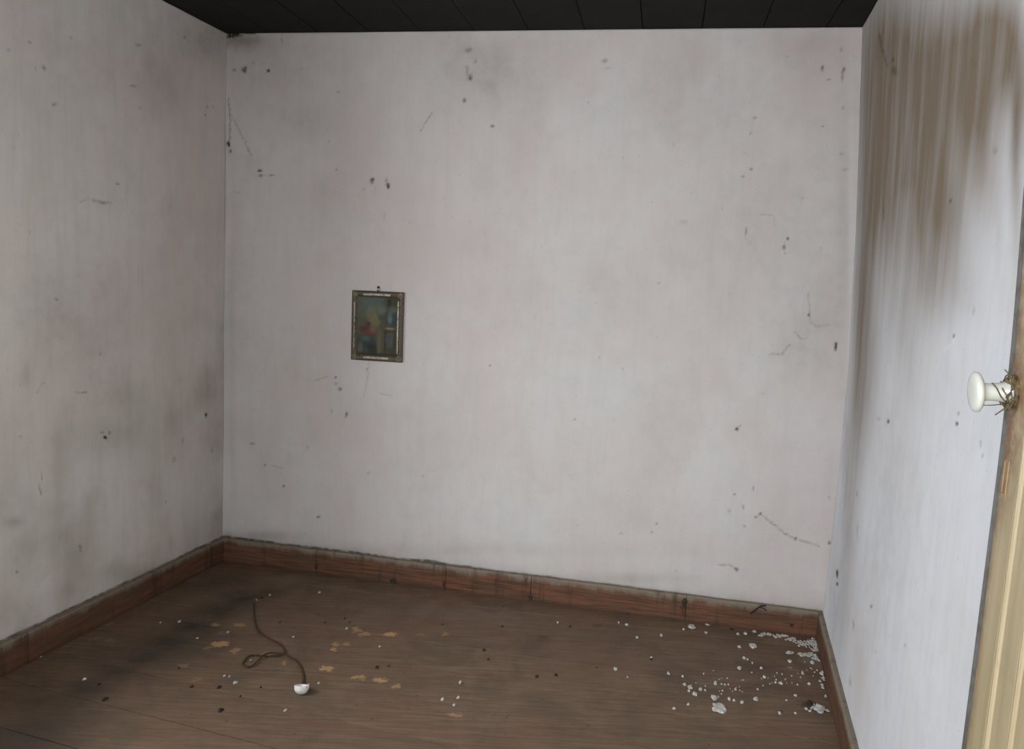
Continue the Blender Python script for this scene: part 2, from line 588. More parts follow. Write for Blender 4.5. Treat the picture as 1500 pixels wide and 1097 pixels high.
    for k, T in att.items():
        at = me.attributes.new(k, 'FLOAT', 'POINT')
        v = np.concatenate([np.clip(T, 0, 1).ravel(), np.zeros(m)]).astype(np.float32)
        at.data.foreach_set('value', v)
    o = link(name, me, mat)
    o['kind'] = 'structure'
    return o


back_marks = {
 'speck': [(357,102,4,4,.75),(343,103,3,1.5,.5),(393,104,3,2.2,.85),(442,101,3,2,.2),(371,92,2,2,.25),(413,60,2,9,.2),(346,72,2,6,.15),
  (334,211,3.2,3.6,1),(337,221,2.5,3,.55),(((335,145),(337,175),(336,208)),1.5,.4),(((337,165),(350,190),(368,228)),1.3,.3),(343,50,13,3.4,1),(338,53,7,3,1),(366,49,9,2,.7),
  (381,250,3.6,1.8,.85),(382,257,5,2,.45),(397,257,4,1.2,.4),(348,282,6,1.2,.2),(495,135,2,2,.25),(545,264,3,4.6,.9),(549,280,1.2,6,.2),
  (566,264,2,4,.4),(569,271,3.4,4,.8),(533,277,1.6,3,.25),(493,248,1.6,3,.25),(481,207,1.6,1.6,.25),(((633,165),(615,193)),1.3,.25),
  (686,73,5,4,.3),(696,90,3,4,.3),(689,113,2.8,5,.6),(684,105,3,8,.25),(680,147,2.5,3,.6),(722,185,3,2,.45),(563,318,2,6,.15),(600,325,1.6,1.6,.25),
  (886,89,5,3,.35),(890,100,8,2,.15),(862,150,2,2,.15),(1205,100,2,4,.5),(1236,102,2.4,6,.65),(1234,113,1.6,8,.4),(1214,117,3,2,.3),(1235,158,2,2,.35),
  (1205,185,2,1.6,.4),(1232,73,2,3,.25),(1152,83,3,2,.2),(1105,173,3,2,.25),(1099,196,2,2,.25),(987,211,2,4,.2),(1100,248,2.4,2,.5),(1088,258,2,2,.35),
  (1000,325,6,4,.12),(1232,225,4,2,.2),(1238,248,5,3,.15),(1093,340,1.6,8,.35),(1154,350,2,3,.65),(1149,362,2.4,4,.55),(1150,371,1.4,1.4,.5),
  (((1115,314),(1132,316),(1136,330)),1.5,.18),(1202,365,2,3,.2),(1176,290,2,2,.2),
  (1185,461,1.8,4,.65),(((1184,430),(1187,470),(1196,478)),1.3,.22),(1224,506,2.2,6.5,.9),(((1195,478),(1215,475)),1.3,.2),(((1165,485),(1172,497),(1183,495)),1.4,.28),
  (((1157,505),(1145,519),(1128,519)),1.3,.3),(1117,577,2,1.4,.2),(1079,628,2.4,2.4,.8),(1084,624,2,1.6,.5),(1103,715,1.4,4,.35),(1076,724,1.6,1.6,.45),
  (1089,742,1.6,4,.3),(1068,748,3,4,.25),(1113,752,2.2,2.2,.85),(1108,757,3,2,.4),(1090,770,3,2,.25),(((1117,755),(1150,782),(1165,789),(1200,800)),1.6,.28),
  (1152,782,3,2,.45),(1165,789,2.2,2.2,.6),(1215,729,2,4,.25),(1215,794,2,3,.55),(((1052,828),(1068,827),(1078,833)),1.4,.3),(1079,834,2.2,3,.9),
  (962,767,2,2,.35),(955,780,2,2,.3),(910,781,3,2,.2),(990,837,2,2,.2),(842,614,1.6,1.6,.45),(912,540,1.6,1.6,.25),(878,523,1.6,1.6,.25),(965,415,1.6,1.6,.25),(873,443,3,1.2,.25),
  (((460,557),(480,552)),1.3,.2),(491,553,1.6,2,.5),(492,562,3,2,.25),(497,570,3,3,.55),(507,607,2.4,4,.6),(486,602,2,3,.25),(((540,530),(538,555),(533,580)),1.3,.16),
  (538,540,1.6,2,.35),(((558,577),(575,580)),1.3,.22),(369,650,4,1.6,.35),(388,681,1.6,1.6,.5),(((398,682),(415,686)),1.3,.22),(416,712,1.8,1.8,.6),(450,655,2,5,.2),
  (467,757,3,1.8,.6),(540,693,3,2,.25),(718,536,2,1.6,.4),(620,697,2,2,.15)],
 'smoke': [(435,178,40,26,.22),(430,120,110,60,.06),(700,95,45,60,.22),(740,110,60,30,.10),(340,430,25,80,.15),(390,530,50,50,.10),(500,350,60,60,.06),
  (1010,160,120,60,.12),(1100,330,80,90,.12),(1180,500,60,60,.14),(1190,80,60,40,.16),(335,60,60,16,.5),(480,280,40,40,.08)],
 'grime': [(345,60,35,7,.5),(360,100,60,50,.14),(1235,420,10,350,.14),(1215,760,10,120,.12),(620,805,300,10,.15),(930,846,70,8,.30),(390,785,60,8,.35),(480,560,60,80,.05),(1120,780,80,60,.08),(338,600,6,200,.18),(338,300,5,200,.08),(900,430,100,80,.05)],
 'pink': [(480,180,150,120,.55),(830,90,50,40,.7),(1025,80,26,14,.8),(1190,65,80,22,.8),(1190,130,50,40,.4),(740,60,70,20,.6),(980,150,20,16,.5),(600,330,160,120,.45),
  (470,600,110,90,.35),(770,200,30,80,.4),(700,430,90,60,.3),(850,270,60,30,.2),(420,400,60,120,.4),(860,130,30,20,.5),(655,650,60,60,.15)],
 'chalk_and_light': [(336,300,4,90,.30),(336,500,4,130,.30),(335,700,4,70,.25),(336,120,4,60,.2),(1246,330,4,200,.25),(336,775,8,10,.3),(1160,895,30,5,.5),(1000,700,90,90,.10)],  # narrow left-corner entries paint in light on the rounded edge
}


def lump(att, A, Z):
    """faint brush marks and patchy distemper all over"""
    att['smoke'] += 0.16 * np.clip(fbm(A * 3.1 + 3, Z * 2.2, 511, 4) - .50, 0, 1) * 2.2
    att['pink'] += 0.5 * np.clip(1.15 - 0.45 * A, 0.25, 1) * np.clip(fbm(A * 2.3 + 9, Z * 1.9, 617, 4) - .48, 0, 1) * 3


def back_extra(att, A, Z):
    lump(att, A, Z)
    n1 = fbm(A * 22, Z * 22, 71); n2 = vnoise(A * 60, Z * 60, 73)
    n3 = fbm(A * 6, Z * 2, 77, 2)
    line = np.clip((0.1155 + 0.011 * np.clip(n3 - .35, 0, 1) * 2 * n1 - Z) / 0.004, 0, 1)
    att['speck'] = np.maximum(att['speck'], np.clip(line * (0.35 + 0.9 * n2), 0, 0.85))
    att['grime'] += 0.35 * np.exp(-np.clip(Z - 0.11, 0, 9) / 0.03) * (0.4 + n1)


def left_extra(att, A, Z):
    lump(att, A + 7, Z)
    att['grime'] += 0.30 * np.clip(fbm(A * 5, Z * 5, 901, 4) - .5, 0, 1) * 3 * np.clip((1.2 - Z) / .6, 0, 1)
    n1 = fbm(A * 22, Z * 22, 81); n2 = vnoise(A * 60, Z * 60, 83)
    n3 = fbm(A * 6, Z * 2, 87, 2)
    line = np.clip((0.113 + 0.010 * np.clip(n3 - .35, 0, 1) * 2 * n1 - Z) / 0.004, 0, 1)
    att['speck'] = np.maximum(att['speck'], np.clip(line * (0.3 + 0.8 * n2), 0, 0.8))
    att['grime'] += 0.25 * np.exp(-np.clip(Z - 0.11, 0, 9) / 0.08) * (0.4 + n1)


left_marks = {
 'speck': [(79,153,3,2,.6),(64,100,2.6,2.6,.5),(51,100,2,2,.3),(44,62,3,2,.3),(104,55,2,1.6,.4),(202,66,5,2,.35),(270,55,2,2,.45),(195,126,6,2,.25),(205,158,2,3,.25),
  (304,157,2,2,.35),(312,157,1.6,1.6,.3),(301,168,1.6,1.6,.4),(172,269,4,2,.45),(((118,296),(130,290)),1.4,.22),(((135,293),(150,296),(162,297)),1.6,.28),(150,298,6,2,.3),
  (20,215,3,2,.2),(12,73,3,2,.25),(43,341,1.6,1.6,.3),(83,438,3,3,.3),(147,518,2,2,.25),(155,641,3.4,2.8,.9),(150,634,3,2,.3),(161,634,2,3,.3),(302,608,2.4,3.4,.8),
  (((112,575),(128,575)),1.3,.3),(((55,575),(65,560)),1.3,.2),(30,640,3,1.4,.25),(((58,711),(60,723)),1.5,.35),(255,673,3,5,.2),(243,735,1.6,1.6,.4),(((117,798),(118,806)),1.5,.5),
  (25,838,2,2,.4),(((60,690),(62,705)),1.3,.2),(310,660,2,6,.2),(268,645,2,5,.2)],
 'smoke': [(240,110,60,70,.22),(60,120,80,80,.10),(325,500,8,50,.30),(110,500,60,60,.12),(60,460,50,60,.12),(230,300,80,80,.08),(180,570,30,30,.15),(300,60,40,30,.25),(130,420,80,60,.10)],
 'grime': [(220,620,57,69,0.23),(250,600,29,92,0.15),(312,650,27,126,0.23),(86,690,11,80,0.17),(97,868,14,25,0.51),(170,838,69,16,0.24),(22,765,16,8,0.27),(310,560,27,29,0.21),
  (140,640,57,29,0.18),(280,760,57,46,0.17),(110,800,34,34,0.11),(20,620,34,69,0.07),(40,550,9,16,0.18),(240,480,46,57,0.06),(5,700,23,92,0.07)],
 'pink': [(290,250,50,160,.8),(260,120,60,60,.6),(150,200,50,90,.3),(280,430,50,100,.6),(60,270,30,60,.25),(150,450,60,60,.3),(200,750,60,50,.2)],
 'chalk_and_light': [(20,450,30,160,.15),(60,840,30,40,.3),(120,740,40,50,.15),(316,770,16,8,.3)],
}
right_marks = {
 'speck': [(1396,493,1.9,2.3,.9),(1300,617,1.8,3,.9),(1287,613,2,2,.25),(1401,620,2,2.4,.8),(1404,606,2,3,.3),(1436,650,2,3,.4),(1439,668,1.5,4,.35),(1425,455,2,9,.22),
  (1457,220,3,3,.35),(1392,295,2.5,2.5,.4),(1310,103,4,7,.4),(1308,88,2,4,.5),(((1288,50),(1293,75),(1299,96)),1.8,.4),(1226,840,1.6,6,.9),(1226,855,1.8,2.6,.8),
  (1276,888,1.8,1.8,.6),(1250,915,1.5,8,.3),(1245,1000,2.5,8,.22),(1326,945,2,2,.3),(1283,955,2,2,.2),(1294,310,1.5,14,.2),(1425,90,3,3,.2),(1200+828/3.66,94,3,3,.2),(1255,723,1.4,4,.3),(1256,780,1.2,16,.18)],
 'chalk_and_light': [(((1350,48),(1338,85),(1330,103),(1320,125),(1315,160),(1300,240),(1298,265)),1.6,.55),(1323,113,2,3.4,.9),(1396,500,2,4,.6),(((1392,505),(1375,520)),1.5,.3)],
 'grime': [(1290,60,45,120,.62),(1340,70,60,130,.45),(1400,80,60,110,.42),(1460,60,50,90,.40),(1273,190,26,150,.55),(1310,230,40,130,.42),(1360,230,40,120,.36),(1420,200,36,90,.30),
  (1268,350,18,150,.52),(1300,380,30,100,.30),(1345,370,34,80,.26),(1320,160,40,90,.15),(1300,300,24,90,.22),(1345,300,40,90,.22),(1385,390,40,70,.20),(1320,460,26,60,.16),(1370,240,40,60,.15),(1385,310,26,60,.22),(1260,500,12,130,.62),(1280,520,14,90,.30),(1253,640,10,120,.42),(1266,600,14,80,.22),(1325,500,30,70,.16),
  (1244,760,9,120,.30),(1232,880,9,90,.26),(1258,960,10,80,.12),(1488,240,8,120,.55),(1497,160,14,80,.3),(1325,225,12,46,.25),(1440,130,10,90,.14),(1372,150,6,110,.14),(1350,330,6,80,.14),(1462,330,6,60,.10),(1440,110,50,120,.50),(1480,60,30,80,.3),(1400,320,36,80,.24),(1440,260,24,70,.26),(1365,430,32,60,.26),(1412,430,24,50,.16),(1330,560,22,60,.10)],  # entries beside the door edge only darken a narrow upright strip
 'smoke': [(1268,200,10,260,.20),(1262,420,8,160,.22),(1240,720,8,180,.30),(1222,900,7,90,.25),(1310,700,30,160,.16),(1280,860,20,110,.12),(1400,560,40,50,.08)],
 'pink': [(1300,640,40,80,.4),(1260,1000,16,60,.7),(1430,260,30,60,.5),(1250,880,20,80,.4)],
}

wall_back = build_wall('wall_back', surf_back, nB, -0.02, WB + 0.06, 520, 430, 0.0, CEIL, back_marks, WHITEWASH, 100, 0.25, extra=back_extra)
TL_MAX = 1.35
wall_left = build_wall('wall_left', surf_left, nL, 0.0, TL_MAX, 250, 400, 0.0, CEIL, left_marks, WHITEWASH_LEFT, 200, 0.25, extra=left_extra)
TR_MAX = 2.86
wall_right = build_wall('wall_right', surf_right, nR, 0.0, TR_MAX, 420, 340, 0.0, CEIL, right_marks, WHITEWASH_RIGHT, 300, 0.25, mod=(0.86, 0.28, 6, 1.8))

# front wall line: runs through the door's hinge side, square to the side walls
E_img = on_vertical(1419, 1000, np.array([0.0, 0.0]), np.array([1.0, 0.0])) if False else None
DEPTH_DOOR = 0.95
# free edge of the door: point at eye level beside the knob
r = ray(1480, 565); edge = CAM + r * (DEPTH_DOOR / r[1])
EDGE = edge[:2]                                     # plan position of the free edge of the door face
dD = dR.copy()                                      # door runs parallel to the right wall, towards the viewer
nD = nR.copy()
DOOR_W = 0.78
HINGE = EDGE + dD * DOOR_W
dFw = -dB                                           # along the front wall, right to left
nF = np.array([nB[0], nB[1]]) * -1                  # into the room from the front wall (away from the viewer)


def isect(P, d, Q, e):
    A = np.array([[d[0], -e[0]], [d[1], -e[1]]]); t = np.linalg.solve(A, Q - P); return P + d * t[0], t[0]


FR, _ = isect(HINGE, -dFw, CR, dR)
FLc, tl = isect(HINGE, dFw, CL, dL)
JAMB2 = HINGE + dFw * 0.80


def wall_piece(bm, p, q, n, thick, z0, z1):
    b = [p, q, q - n * thick, p - n * thick]
    add_prism(bm, b, z0, z1)


HEAD = 2.08
bm = bmesh.new()
wall_piece(bm, FR - dFw * 0.2, HINGE - dFw * 0.02, nF, 0.3, 0, CEIL)
FW0, FW1 = 1.02, 2.02        # unseen opening left of the doorway, added to let in fill light
wall_piece(bm, JAMB2, HINGE + dFw * FW0, nF, 0.3, 0, CEIL)
wall_piece(bm, HINGE + dFw * FW1, FLc + dFw * 0.25, nF, 0.3, 0, CEIL)
wall_piece(bm, HINGE + dFw * FW0, HINGE + dFw * FW1, nF, 0.3, 0, 0.75)
wall_piece(bm, HINGE + dFw * FW0, HINGE + dFw * FW1, nF, 0.3, 2.05, CEIL)
wall_piece(bm, HINGE - dFw * 0.02, JAMB2, nF, 0.3, HEAD, CEIL)
o = bm_obj('wall_front', bm, WHITEWASH_LEFT); o['kind'] = 'structure'

# rest of the left wall with the window that lights the room (outside the picture)
LEN_L = float(np.dot(FLc - CL, dL))
W0, W1, WZ0, WZ1 = 1.50, 2.55, 0.80, 2.05
bm = bmesh.new()
for (a, b, z0, z1) in ((TL_MAX, W0, 0, CEIL), (W1, max(LEN_L, W1 + .1), 0, CEIL), (W0, W1, 0, WZ0), (W0, W1, WZ1, CEIL)):
    wall_piece(bm, CL + dL * a, CL + dL * b, nL, 0.25, z0, z1)
o = bm_obj('wall_left', bm, WHITEWASH_LEFT); o['kind'] = 'structure'

WFRAME = simple('old_white_window_paint', srgb(200, 196, 184), 0.6)
win = empty('window_1', (float((CL + dL * W0)[0]), float((CL + dL * W0)[1]), WZ0)); win['kind'] = 'structure'


def bar(a0, a1, z0, z1, d0, d1):
    bm = bmesh.new()
    o0 = np.array(win.location[:2])
    p = CL + dL * a0 - o0; q = CL + dL * a1 - o0
    add_prism(bm, [p - nL * d0, q - nL * d0, q - nL * d1, p - nL * d1], z0 - WZ0, z1 - WZ0)
    return bm


for (a0, a1, z0, z1) in ((W0, W0 + .05, WZ0, WZ1), (W1 - .05, W1, WZ0, WZ1), (W0 + .05, W1 - .05, WZ0, WZ0 + .05), (W0 + .05, W1 - .05, WZ1 - .05, WZ1), ((W0 + W1) / 2 - .03, (W0 + W1) / 2 + .03, WZ0 + .05, WZ1 - .05)):
    bm_obj('window_frame', bar(a0, a1, z0, z1, 0.12, 0.18), WFRAME, win)
gl = NT('thin_window_glass', 0.05, 0.5)
tr = gl.new('ShaderNodeBsdfTransparent'); gs = gl.new('ShaderNodeBsdfGlossy'); gs.inputs['Roughness'].default_value = 0.02
mx = gl.new('ShaderNodeMixShader'); mx.inputs[0].default_value = 0.06
gl.to(tr.outputs[0], mx.inputs[1]); gl.to(gs.outputs[0], mx.inputs[2])
gl.to(mx.outputs[0], gl.t.nodes['Material Output'].inputs['Surface'])
for (a0, a1) in ((W0 + .05, (W0 + W1) / 2 - .03), ((W0 + W1) / 2 + .03, W1 - .05)):
    bm_obj('pane', bar(a0, a1, WZ0 + .05, WZ1 - .05, 0.145, 0.149), gl.m, win)

print('front len', tl)
fill_win = empty('added_fill_window', (float((HINGE + dFw * FW0)[0]), float((HINGE + dFw * FW0)[1]), 0.75)); fill_win['kind'] = 'structure'  # unseen window added so sky light reaches the left and back walls


def fbar(a0, a1, z0, z1, d0, d1):
    bm = bmesh.new()
    o0 = np.array(fill_win.location[:2])
    p = HINGE + dFw * a0 - o0; q = HINGE + dFw * a1 - o0
    add_prism(bm, [p - nF * d0, q - nF * d0, q - nF * d1, p - nF * d1], z0 - .75, z1 - .75)
    return bm


for (a0, a1, z0, z1) in ((FW0, FW0 + .05, .75, 2.05), (FW1 - .05, FW1, .75, 2.05), (FW0 + .05, FW1 - .05, .75, .80), (FW0 + .05, FW1 - .05, 2.0, 2.05), (1.49, 1.55, .80, 2.0)):
    bm_obj('window_frame', fbar(a0, a1, z0, z1, 0.14, 0.20), WFRAME, fill_win)
for (a0, a1) in ((FW0 + .05, 1.49), (1.55, FW1 - .05)):
    bm_obj('pane', fbar(a0, a1, .80, 2.0, 0.165, 0.169), gl.m, fill_win)

# ------------------------------------------------------------------ ceiling of dark boards
ceil = empty('ceiling', (0, 1.6, CEIL)); ceil['kind'] = 'structure'
n_c = 14
Wc = WB + 0.5
for i in range(n_c):
    bm = bmesh.new()
    s0 = -0.25 + Wc * i / n_c + 0.002; s1 = -0.25 + Wc * (i + 1) / n_c - 0.002
    q = [CL + dB * s0 - nB * .25, CL + dB * s1 - nB * .25, CL + dB * s1 + nB * 3.7, CL + dB * s0 + nB * 3.7]
    q = [p - np.array([0, 1.6]) for p in q]
    h = random.uniform(0, 0.003)
    add_prism(bm, q, h, 0.03 + h)
    bm_obj('board', bm, CEILWOOD, ceil)
bm = bmesh.new()
q = [CL - dB * .3 - nB * .3, CL + dB * (WB + .3) - nB * .3, CL + dB * (WB + .3) + nB * 3.8, CL - dB * .3 + nB * 3.8]
add_prism(bm, [p - np.array([0, 1.6]) for p in q], 0.035, 0.12)
bm_obj('ceiling_deck', bm, CEILWOOD, ceil)

# ------------------------------------------------------------------ floor of boards
floor = empty('floor', (0, 1.6, 0)); floor['kind'] = 'structure'
bm = bmesh.new()
add_prism(bm, [p - np.array([0, 1.6]) for p in q_] if False else [p - np.array([0, 1.6]) for p in [CL - dB * .35 - nB * .3, CL + dB * (WB + .3) - nB * .3, CL + dB * (WB + .3) + nB * 4.4, CL - dB * .35 + nB * 4.4]], -0.12, -0.022)
bm_obj('subfloor', bm, DARKGAP, floor)
# seams: (y at x=0, slope)
seams = [(3.206 + .05, -.190), (3.073, -.171), (2.885, -.188), (2.699, -.204), (2.494, -.273 + .012), (2.283, -.285), (2.067, -.300)]
y, sl = 2.067, -.300
while y > -1.0:
    y -= random.uniform(.185, .21); seams.append((y, sl))


def line_at(se, P, d):
    """point where a seam meets the line P + t d"""
    Q = np.array([0.0, se[0]]); e = np.array([1.0, se[1]]); e /= np.linalg.norm(e)
    p, _ = isect(Q, e, P, d); return p


for i in range(len(seams) - 1):
    a, b = seams[i], seams[i + 1]
    g = 0.0018
    L0 = CL + nL * -0.0; R0 = CR
    A0 = line_at((a[0] - g, a[1]), L0, dL); A1 = line_at((a[0] - g, a[1]), R0, dR)
    B0 = line_at((b[0] + g, b[1]), L0, dL); B1 = line_at((b[0] + g, b[1]), R0, dR)
    seg = 6
    bm = bmesh.new()
    bev = 0.0003
    rows = []
    zoff = random.uniform(-.0009, 0.0)
    for k in range(seg + 1):
        t = k / seg
        pa = A0 + (A1 - A0) * t; pb = B0 + (B1 - B0) * t
        u = (pb - pa) / np.linalg.norm(pb - pa)
        wob = random.uniform(-.0008, .0008)
        pa = pa + u * abs(wob); pb = pb - u * abs(wob)
        cup = random.uniform(-.0004, .0006)
        z = zoff + random.uniform(-.0005, .0003)
        pts = [(pa, -.022), (pa, z - bev), (pa + u * bev * 1.2, z - .0002 + cup), (pb - u * bev * 1.2, z + cup), (pb, z - bev), (pb, -.022)]
        rows.append([bm.verts.new((p[0], p[1] - 1.6, zz)) for p, zz in pts])
    for A_, B_ in zip(rows, rows[1:]):
        for j in range(6):
            bm.faces.new((A_[j], A_[(j + 1) % 6], B_[(j + 1) % 6], B_[j]))
    bm.faces.new(rows[0]); bm.faces.new(rows[-1][::-1])
    bm_obj('floorboard', bm, FLOOR_MAT, floor)


# ------------------------------------------------------------------ baseboards
def baseboard(name, P, d, n, cuts, mat, hs, thick=0.02):
    root = empty(name, (float(P[0]), float(P[1]), 0)); root['kind'] = 'structure'
    for i in range(len(cuts) - 1):
        a, b = cuts[i] + 0.0012, cuts[i + 1] - 0.0012
        h = hs[i % len(hs)]
        th = thick + random.uniform(-.0015, .0015)
        bm = bmesh.new()
        seg = 8
        rows = []
        for k in range(seg + 1):
            s = a + (b - a) * k / seg
            hh = h + random.uniform(-.0012, .0012); tt = th + random.uniform(-.0006, .0006)
            c = d * s
            pts = [(0.0, 0.0), (tt, 0.0), (tt, hh - .006), (tt - .005, hh), (0.0, hh + .001)]
            rows.append([bm.verts.new((c[0] + n[0] * u, c[1] + n[1] * u, z)) for u, z in pts])
        for A_, B_ in zip(rows, rows[1:]):
            for j in range(5):
                bm.faces.new((A_[j], A_[(j + 1) % 5], B_[(j + 1) % 5], B_[j]))
        bm.faces.new(rows[0][::-1]); bm.faces.new(rows[-1])
        bm_obj('board', bm, mat, root)
    return root


def s_back(px, py): return float(np.dot(on_floor(px, py)[:2] - CL, dB))
def t_left(px, py): return float(np.dot(on_floor(px, py)[:2] - CL, dL))


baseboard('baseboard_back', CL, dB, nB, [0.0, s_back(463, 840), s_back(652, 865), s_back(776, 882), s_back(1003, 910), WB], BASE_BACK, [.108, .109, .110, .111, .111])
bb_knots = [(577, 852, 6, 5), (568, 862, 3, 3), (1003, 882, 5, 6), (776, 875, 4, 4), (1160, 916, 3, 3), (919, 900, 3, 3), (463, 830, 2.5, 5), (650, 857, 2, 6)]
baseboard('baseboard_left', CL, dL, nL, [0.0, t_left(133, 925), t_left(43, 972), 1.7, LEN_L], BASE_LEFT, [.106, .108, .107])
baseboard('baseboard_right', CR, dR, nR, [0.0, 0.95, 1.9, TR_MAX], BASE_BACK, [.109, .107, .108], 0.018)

bbk = bpy.data.objects['baseboard_back']
for (x, y, rx, ry) in bb_knots:
    c = on_vertical(x, y, CL + nB * .0222, nB); u = px_size(c)
    bm = bmesh.new(); k = 11; pts = []
    for j in range(k):
        a = 2 * math.pi * j / k; q = random.uniform(.7, 1.15)
        w = dB * (rx * u * q * math.cos(a)); pts.append((c[0] + w[0] - CL[0], c[1] + w[1] - CL[1], min(c[2] + ry * u * q * math.sin(a), .104)))
    fa = [bm.verts.new(p) for p in pts]; fb = [bm.verts.new((p[0] - nB[0] * .003, p[1] - nB[1] * .003, p[2])) for p in pts]
    bm.faces.new(fa); bm.faces.new(fb[::-1])
    for j in range(k): bm.faces.new((fa[j], fb[j], fb[(j + 1) % k], fa[(j + 1) % k]))
    bm_obj('knot', bm, CRUMB, bbk)

# ------------------------------------------------------------------ door, swung open against the right wall
door = empty('door_1', (float(HINGE[0]), float(HINGE[1]), 0.012))
door['kind'] = 'structure'
DH = 2.04


def u_on_door(px, py):
    q = on_vertical(px, py, EDGE, nD)
    return float(np.dot(q[:2] - EDGE, dD)), q[2]


# image positions of the grooves give the board widths
warp_z, warp_u = [], []
for (x, y) in ((1505, 285), (1495, 420), (1484, 540), (1468, 680), (1446, 850), (1421, 1046)):
    u, z = u_on_door(x, y); warp_z.append(z); warp_u.append(u)
oz = np.argsort(warp_z); warp_z = np.array(warp_z)[oz]; warp_u = np.array(warp_u)[oz]
u_ref = u_on_door(1421, 1046)[0]
print('door warp', list(zip(warp_z.round(3), warp_u.round(3))))
GR = [u_on_door(1448, 1046)[0] - u_ref, u_on_door(1483, 1046)[0] - u_ref]
print('groove u', GR)


def warp(z):
    return float(np.interp(z, warp_z, warp_u))


def door_pt(u, d, z):
    """u along the door from the free edge, d out of the face, z height -> local to the hinge empty"""
    p = EDGE + dD * (u + warp(z) * max(0.0, 1 - u / 0.5)) + nD * d
    return (p[0] - HINGE[0], p[1] - HINGE[1], z - 0.012)


ZS = [0.012, .3, .6, .85, .98, 1.05, 1.1, 1.14, 1.18, 1.22, 1.26, 1.3, 1.34, 1.4, 1.5, 1.6, 1.8, 1.93, DH]


def door_strip(name, prof, mat, wear=None, z0=0.012, z1=DH):
    """profile of (u, d) points closed, swept up the door"""
    bm = bmesh.new()
    lay = bm.verts.layers.float.new('wear')
    rows = []
    for z in [q for q in ZS if z0 <= q <= z1]:
        row = []
        for (u, d) in prof:
            v = bm.verts.new(door_pt(u, d, z))
            v[lay] = wear(u, z) if wear else 0.0
            row.append(v)
        rows.append(row)
    n = len(prof)
    for A_, B_ in zip(rows, rows[1:]):
        for j in range(n):
            bm.faces.new((A_[j], A_[(j + 1) % n], B_[(j + 1) % n], B_[j]))
    bm.faces.new(rows[0][::-1]); bm.faces.new(rows[-1])
    return bm_obj(name, bm, mat, door)


ZK = float((CAM + ray(1478, 572) * (DEPTH_DOOR / ray(1478, 572)[1]))[2])
KU = 0.030


def wear_fn(u, z):
    w = 0.9 * math.exp(-((z - ZK) / .10) ** 2 - (u / .07) ** 2)
    w += 0.75 * math.exp(-(max(0, u) / .012) ** 2) * (1 if .5 < z < 1.6 else .5)
    w += 0.5 * math.exp(-((z - (ZK - .10)) / .06) ** 2 - ((u - .02) / .03) ** 2)
    return min(1, w)


T = 0.034
g1, g2 = GR
print('ZK', ZK)
door_strip('door_edge', [(-0.001, -T), (-0.001, -0.0035), (-0.010, -0.005), (-0.032, -0.005), (-0.036, -0.009), (-0.036, -T)], DOOREDGE)


def bead_board(u0, u1, last=False):
    # board with a bead along its far side: groove, half-round bead, quirk, flat face
    b = [(u0 + .0015, -T), (u0 + .0015, -.0050), (u0 + .003, -.0012), (u0 + .006, 0.0022), (u0 + .0095, .0026), (u0 + .0125, .001), (u0 + .014, -.003),
         (u0 + .0165, -.003), (u0 + .0180, 0.0), (u1 - .003, 0.0), (u1 - .0008, -.0030), (u1 - .0008, -T)]
    return b


def flat_board(u0, u1, k=4):
    mid = [(u0 + .002 + (u1 - .006 - u0) * j / k, 0.0) for j in range(k + 1)]
    return [(u0, -T), (u0, -.002)] + mid + [(u1 - .0008, -.0045), (u1 - .0008, -T)]


door_strip('board', flat_board(0.0, g1, 6), DOORPAINT, wear_fn)
us = [g1, g2]
step = (g2 - g1)
while us[-1] < DOOR_W - 0.05: us.append(min(us[-1] + step, DOOR_W))
for u0, u1 in zip(us, us[1:]):
    door_strip('board', bead_board(u0, u1), DOORPAINT)

# knob, turned about the door's normal
kn = empty('door_handle', (0, 0, 0)); kn.parent = door
kn['label'] = 'white oval porcelain door knob on a rusty iron plate'
kp = Vector(door_pt(0.012, 0.0, ZK)) 
kn.location = kp
nz = Vector((nD[0], nD[1], -0.09)).normalized()
rot = nz.to_track_quat('Z', 'Y').to_matrix().to_4x4()
KR = 30 * px_size((edge[0], edge[1], ZK)) * 0.99
SC = KR / 0.0245
prof = [(0.0, -.001), (.0150, -.001), (.0148, .004), (.0130, .009), (.0112, .015), (.0106, .026), (.0112, .0325), (.015, .0345), (.021, .0358), (.0240, .0380), (.0245, .0402), (.0238, .0425), (.0205, .0445), (.014, .0458), (.007, .0463), (0, .0465)]
bm = bmesh.new(); add_lathe(bm, [(a * SC, b * 1.02) for a, b in prof], 40, frame=rot)
bm_obj('knob', bm, PORCELAIN, kn, True)
bm = bmesh.new(); add_lathe(bm, [(0, -.004), (.021, -.004), (.0215, .0), (.019, .003), (.015, .0042), (0, .0045)], 14, frame=rot)
for v in bm.verts: v.co += Vector((random.uniform(-.001, .001), random.uniform(-.001, .001), random.uniform(-.0015, .0015)))
bm_obj('rosette', bm, RUST, kn)
# tangled wire wound behind the knob
tang = Vector((dD[0], dD[1], 0)); zz = Vector((0, 0, 1))
for j in range(5):
    bm = bmesh.new(); pts = []
    ph = random.uniform(0, 6); rr = random.uniform(.0150, .021)
    for k in range(40):
        a = ph + k * .23
        rk = rr + .0025 * math.sin(k * 1.3 + j)
        pts.append(tang * (math.cos(a) * rk) + zz * (math.sin(a) * rk) + nz * (.005 + .0022 * math.sin(k * .7 + j * 2) + .001 * j))
    e_ = [(-.5, .9), (.9, -1.1), (-.7, -.9), (.2, 1.2), (1, .3)][j]
    pts.append(pts[-1] + tang * .008 * e_[0] + zz * .010 * e_[1] + nz * .008)
    add_tube(bm, pts, 0.0009, 5); bm_obj('wire', bm, WIRE, kn)
bm = bmesh.new()
add_tube(bm, [nz * .012 - zz * .016 - tang * 0.004, nz * .022 - zz * .0165, nz * .034 - zz * .0165], .0007, 5)
